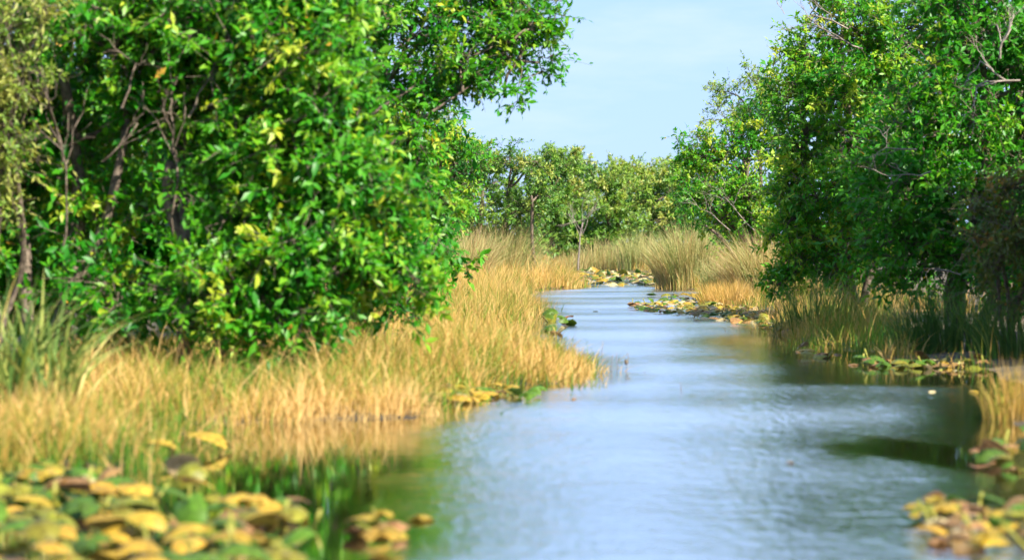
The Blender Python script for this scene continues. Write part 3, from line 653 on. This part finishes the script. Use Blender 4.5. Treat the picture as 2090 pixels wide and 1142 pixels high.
# ------------------------------------------------------------------ lily pads (spatterdock)
def pad_mesh(seed):
    rng = np.random.default_rng(seed)
    n = 16; a = np.linspace(0, 2 * math.pi, n, endpoint=False) + math.pi / n
    dome = rng.uniform(.15, .55); fold = rng.uniform(-.05, .5); bend = rng.uniform(-.15, .6)
    wl = rng.uniform(.58, .74)
    V = [(0, -.22, 0)]
    for r in (.45, .8, 1.0):
        for t in a:
            x = r * math.sin(t) * wl * .5; y = -r * math.cos(t) * .5
            notch = max(0, 1 - abs(math.sin(t / 2)) * 3.2)        # heart-shaped notch at the stalk end
            y += notch * r * .30
            x *= 1 + .10 * math.cos(t)
            z = -dome * (x * x + y * y) * 1.6 - fold * abs(x) * .8 - bend * y * y * .8 + rng.normal(0, .008) * r
            V.append((x, y, z))
    T = [(0, 1 + (k + 1) % n, 1 + k) for k in range(n)]
    for ring in (0, 1):
        o1 = 1 + ring * n; o2 = o1 + n
        for k in range(n):
            k2 = (k + 1) % n; T += [(o1 + k, o1 + k2, o2 + k2), (o1 + k, o2 + k2, o2 + k)]
    me = mesh_np('lily_leaf', np.array(V), np.array(T)); me.materials.append(M['pad']); return me
PADS = [pad_mesh(900 + k) for k in range(10)]
tb = Tubes(); tb.add([(0, 0, 0), (.02, .01, .35), (.0, .02, .7), (-.02, 0, 1)], (.014, .011), 6)
STALK = mesh_np('stalk', np.concatenate(tb.v), np.concatenate(tb.t)); STALK.materials.append(M['pad'])
GOLD, OLIVE, GREEN, BROWN, PALE = (.42, .285, .030), (.21, .21, .018), (.075, .16, .010), (.30, .17, .06), (.52, .44, .22)
def lily(label, spots, seed, size, mix, tilt=(2, 17), lift=(.03, .11), stalks=.3, name='lily_plant', cat='lily pads', up=.06):
    """spots: list of (X, Y); one plant with its leaves as parts"""
    rng = np.random.default_rng(seed); spots = np.asarray(spots)
    B = Vector((float(spots[:, 0].mean()), float(spots[:, 1].mean()), 0)); root = tag(empty(name, B), label, cat)
    cols = [GOLD, OLIVE, GREEN, BROWN, PALE]; mix = np.array(mix) / sum(mix)
    for (x, y) in spots:
        o = bpy.data.objects.new('lily_leaf', PADS[rng.integers(len(PADS))]); col.objects.link(o); o.parent = root
        s = rng.uniform(*size); tl = R(rng.uniform(*tilt)); big = rng.random() < up
        if big: tl = R(rng.uniform(32, 60))
        lf = rng.uniform(*lift)
        o.scale = (s, s, s); rz = rng.uniform(0, 6.283)
        o.rotation_mode = 'XYZ'; o.rotation_euler = (tl * math.cos(rz), tl * math.sin(rz), rng.uniform(0, 6.283))
        o.location = (x - B.x, y - B.y, lf + s * .36 * math.sin(tl))
        c = np.array(cols[rng.choice(5, p=mix)]) * rng.uniform(.75, 1.2) * np.array([1, rng.uniform(.88, 1.08), 1]); o.color = (*np.clip(c, 0, .8), 1)
        if rng.random() < stalks:
            k = bpy.data.objects.new('stalk', STALK); col.objects.link(k); k.parent = root
            k.location = (x - B.x, y - B.y, -.1); k.rotation_euler = (rng.normal(0, .5), rng.normal(0, .5), 0); k.scale = (1, 1, lf + .12 + rng.uniform(0, .12))
            k.color = (.30, .30, .05, 1)
    return root
def pxspots(n, poly, seed, mind=.0):
    """points inside a polygon given in photograph pixels on the water plane, spread evenly in the plane"""
    rng = np.random.default_rng(seed); W = np.array([gp(*p) for p in poly]); out = []
    lo, hi = W.min(0), W.max(0); tries = 0; md = mind
    while len(out) < n and tries < 60000:
        tries += 1; p = rng.uniform(lo, hi); ins = False
        if tries % 4000 == 0: md *= .85
        for i in range(len(W)):
            a, b = W[i], W[(i + 1) % len(W)]
            if (a[1] > p[1]) != (b[1] > p[1]) and p[0] < a[0] + (p[1] - a[1]) / (b[1] - a[1]) * (b[0] - a[0]): ins = not ins
        if ins and all((p[0] - q[0]) ** 2 + (p[1] - q[1]) ** 2 > md * md for q in out): out.append(p)
    return out
lily('golden lily pads crowded in the lower left corner of the water', pxspots(82, [(-60, 1010), (260, 1000), (420, 1030), (560, 1050), (600, 1110), (590, 1190), (-60, 1210)], 1, .19), 301,
     (.23, .35), (5, 4, 3, 1.2, .3), stalks=.4, tilt=(4, 24), lift=(.02, .17))
lily('green and olive lily pads at the foot of the left bank grass', pxspots(26, [(-40, 975), (240, 965), (260, 1010), (40, 1060), (-40, 1060)], 2, .2), 302, (.22, .34), (1.5, 2, 4, .6, .4), tilt=(4, 26), up=.15)
lily('golden lily pads at the right end of the lower left bed', pxspots(8, [(500, 1040), (600, 1040), (610, 1075), (520, 1075)], 3, .18), 303, (.24, .32), (6, 1, 0, 1, .4))
lily('small separate group of golden lily pads left of the open water', pxspots(8, [(715, 1075), (775, 1065), (820, 1100), (790, 1130), (715, 1115)], 4, .16), 304, (.20, .27), tilt=(4, 28), mix=(5, 1, 0, 2.5, .6))
lily('single golden lily pad floating farthest right of the lower left group', [gp(858, 1062)], 305, (.20, .21), (1, 0, 0, .4, 0), stalks=0, tilt=(3, 8), up=0, lift=(.03, .04))
for (px_, py_, sz, tl, rz, lab) in ((438, 922, .42, -.30, 1.35, 'large golden lily leaf held above the water in front of the near left grass'), (338, 938, .27, -.28, 1.8, 'smaller golden lily leaf left of the large raised one by the grass')):
    x, y = gp(px_, py_); B = Vector((x, y, 0)); root = tag(empty('lily_plant', B), lab, 'lily pad')
    o = bpy.data.objects.new('lily_leaf', PADS[2]); col.objects.link(o); o.parent = root
    o.rotation_euler = (tl * -1, .12, rz); o.scale = (sz,) * 3; o.location = (0, 0, .15); o.color = (*GOLD, 1)
    k = bpy.data.objects.new('stalk', STALK); col.objects.link(k); k.parent = root; k.location = (0, 0, -.1); k.rotation_euler = (.1, .2, 0); k.scale = (1, 1, .25); k.color = (.3, .3, .05, 1)
lily('lily pads tucked against the edge of the grassy spit', pxspots(42, [(835, 818), (900, 798), (1010, 798), (1040, 805), (960, 822), (850, 828)], 7, .2), 307, (.24, .34), (4, 2, 2, 1.6, 1), tilt=(3, 16), up=0)
lily('dark lily pads at the right of the spit edge bed', [gp(1078, 818), gp(1095, 810), gp(1050, 812)], 308, (.22, .28), (0, 1, 2, .5, 0), tilt=(12, 24), up=0)
lily('small dark lily leaves poking up off the second left bend', [gp(1124, 655), gp(1128, 657), gp(1122, 659), gp(1131, 656)], 309, (.30, .42), (0, 1.5, 3, .6, 0), tilt=(30, 70), up=.6)
lily('three small dark lily leaves in open water beyond the spit', [gp(1152, 660), gp(1167, 664), gp(1150, 666)], 310, (.30, .40), (.3, 1, 1, 1.5, 0), tilt=(20, 50), up=.3)
lily('low group of dark lily leaves beside the second left bend', [gp(1105, 688), gp(1118, 690), gp(1126, 687), gp(1142, 686), gp(1134, 690)], 311, (.28, .38), (.5, 1, 2, .5, 1.5), tilt=(10, 50), up=.2)
lily('long bed of brown and golden lily pads off the golden grass clump', pxspots(230, [(1285, 622), (1330, 620), (1420, 612), (1510, 624), (1560, 642), (1600, 668), (1545, 668), (1440, 654), (1340, 640), (1290, 632)], 12, .18), 312,
     (.24, .37), (3, 2.4, 3, 2, 1.6), tilt=(3, 20), up=.05)
lily('scattered lily pads in the water behind the long middle bed', [gp(1330, 605), gp(1360, 608), gp(1378, 608), gp(1398, 606), gp(1412, 604), gp(1395, 611), gp(1420, 609), gp(1372, 611)], 313, (.32, .42), (3, 2, 1, 1, 1), tilt=(3, 18))
lily('lily pads along the shaded foot of the right bank', pxspots(24, [(1560, 668), (1640, 672), (1660, 680), (1600, 684)], 14, .2) + pxspots(22, [(1620, 722), (1690, 726), (1690, 732), (1630, 728)], 15, .2)[:5]
     + pxspots(40, [(1740, 738), (1850, 744), (1990, 742), (2010, 752), (1860, 756), (1760, 748)], 16, .18), 314, (.22, .33), (.8, 2, 2.4, 2.2, .8), tilt=(3, 16))  # less gold in the mix: bank shade put into the pad colours
lily('far carpet of yellow and green lily pads below the pale reeds', pxspots(300, [(1130, 558), (1180, 553), (1300, 557), (1360, 566), (1362, 584), (1290, 586), (1200, 580), (1150, 574)], 17, .3), 315,
     (.42, .62), (3, 2, 4, .4, 3), tilt=(3, 18), stalks=0)
lily('yellowing lily pads at the tip of the far left point', pxspots(14, [(1140, 583), (1185, 578), (1190, 586), (1150, 590)], 18, .25), 316, (.34, .46), (3, 1, .5, .4, 3), stalks=0)
lily('small dark lily pads along the water edge of the far left point', [gp(1078, 595), gp(1098, 593), gp(1104, 593)], 317, (.3, .4), (0, 1, 2, .6, 0), stalks=0)
lily('brown and golden lily pads heaped in the lower right corner', pxspots(46, [(1870, 1060), (1910, 1040), (2000, 1046), (2110, 1040), (2130, 1130), (2000, 1135), (1900, 1110)], 19, .17), 318, (.18, .27), (3, 1.4, 1.4, 4, .8), up=0, tilt=(4, 24))
lily('dark lily leaves in the shade at the right edge', pxspots(18, [(1990, 930), (2040, 915), (2110, 910), (2110, 970), (2020, 960)], 20, .18), 319, (.2, .3), (.2, 1, 3, 2, 0), up=.3, tilt=(4, 24))
for i, (px_, py_, s) in enumerate([(1632, 718, .16), (1712, 724, .14), (1905, 800, .10), (1612, 945, .06), (1740, 745, .16), (1170, 815, .07), (1215, 636, .14), (1990, 800, .1)]):
    labs = ['brown leaf adrift near the right bank shadow', 'brown leaf adrift right of the first drifting leaf', 'pale speck of leaf on the dark reflection near the right bank', 'tiny dark leaf alone on the open blue water',
            'reddish leaf on the calm dark water by the right bank', 'tiny brown leaf on the water off the spit', 'dark leaf lying low in the middle of the distant channel', 'yellow leaf on dark water by the right edge grass']
    x, y = gp(px_, py_)
    o = obj('floating_leaf', PADS[i], None); tag(o, labs[i], 'leaf', 'leaves adrift on the water')
    o.location = (x, y, .015 + .05 * s); o.scale = (s * 1.3,) * 3; o.rotation_euler = (.15, -.1, i * 1.1); o.color = (*[BROWN, BROWN, PALE, BROWN, BROWN, BROWN, OLIVE, GOLD][i], 1)
print('TRIS', sum(len(m.polygons) for m in bpy.data.meshes), 'OBJ', len(bpy.data.objects))
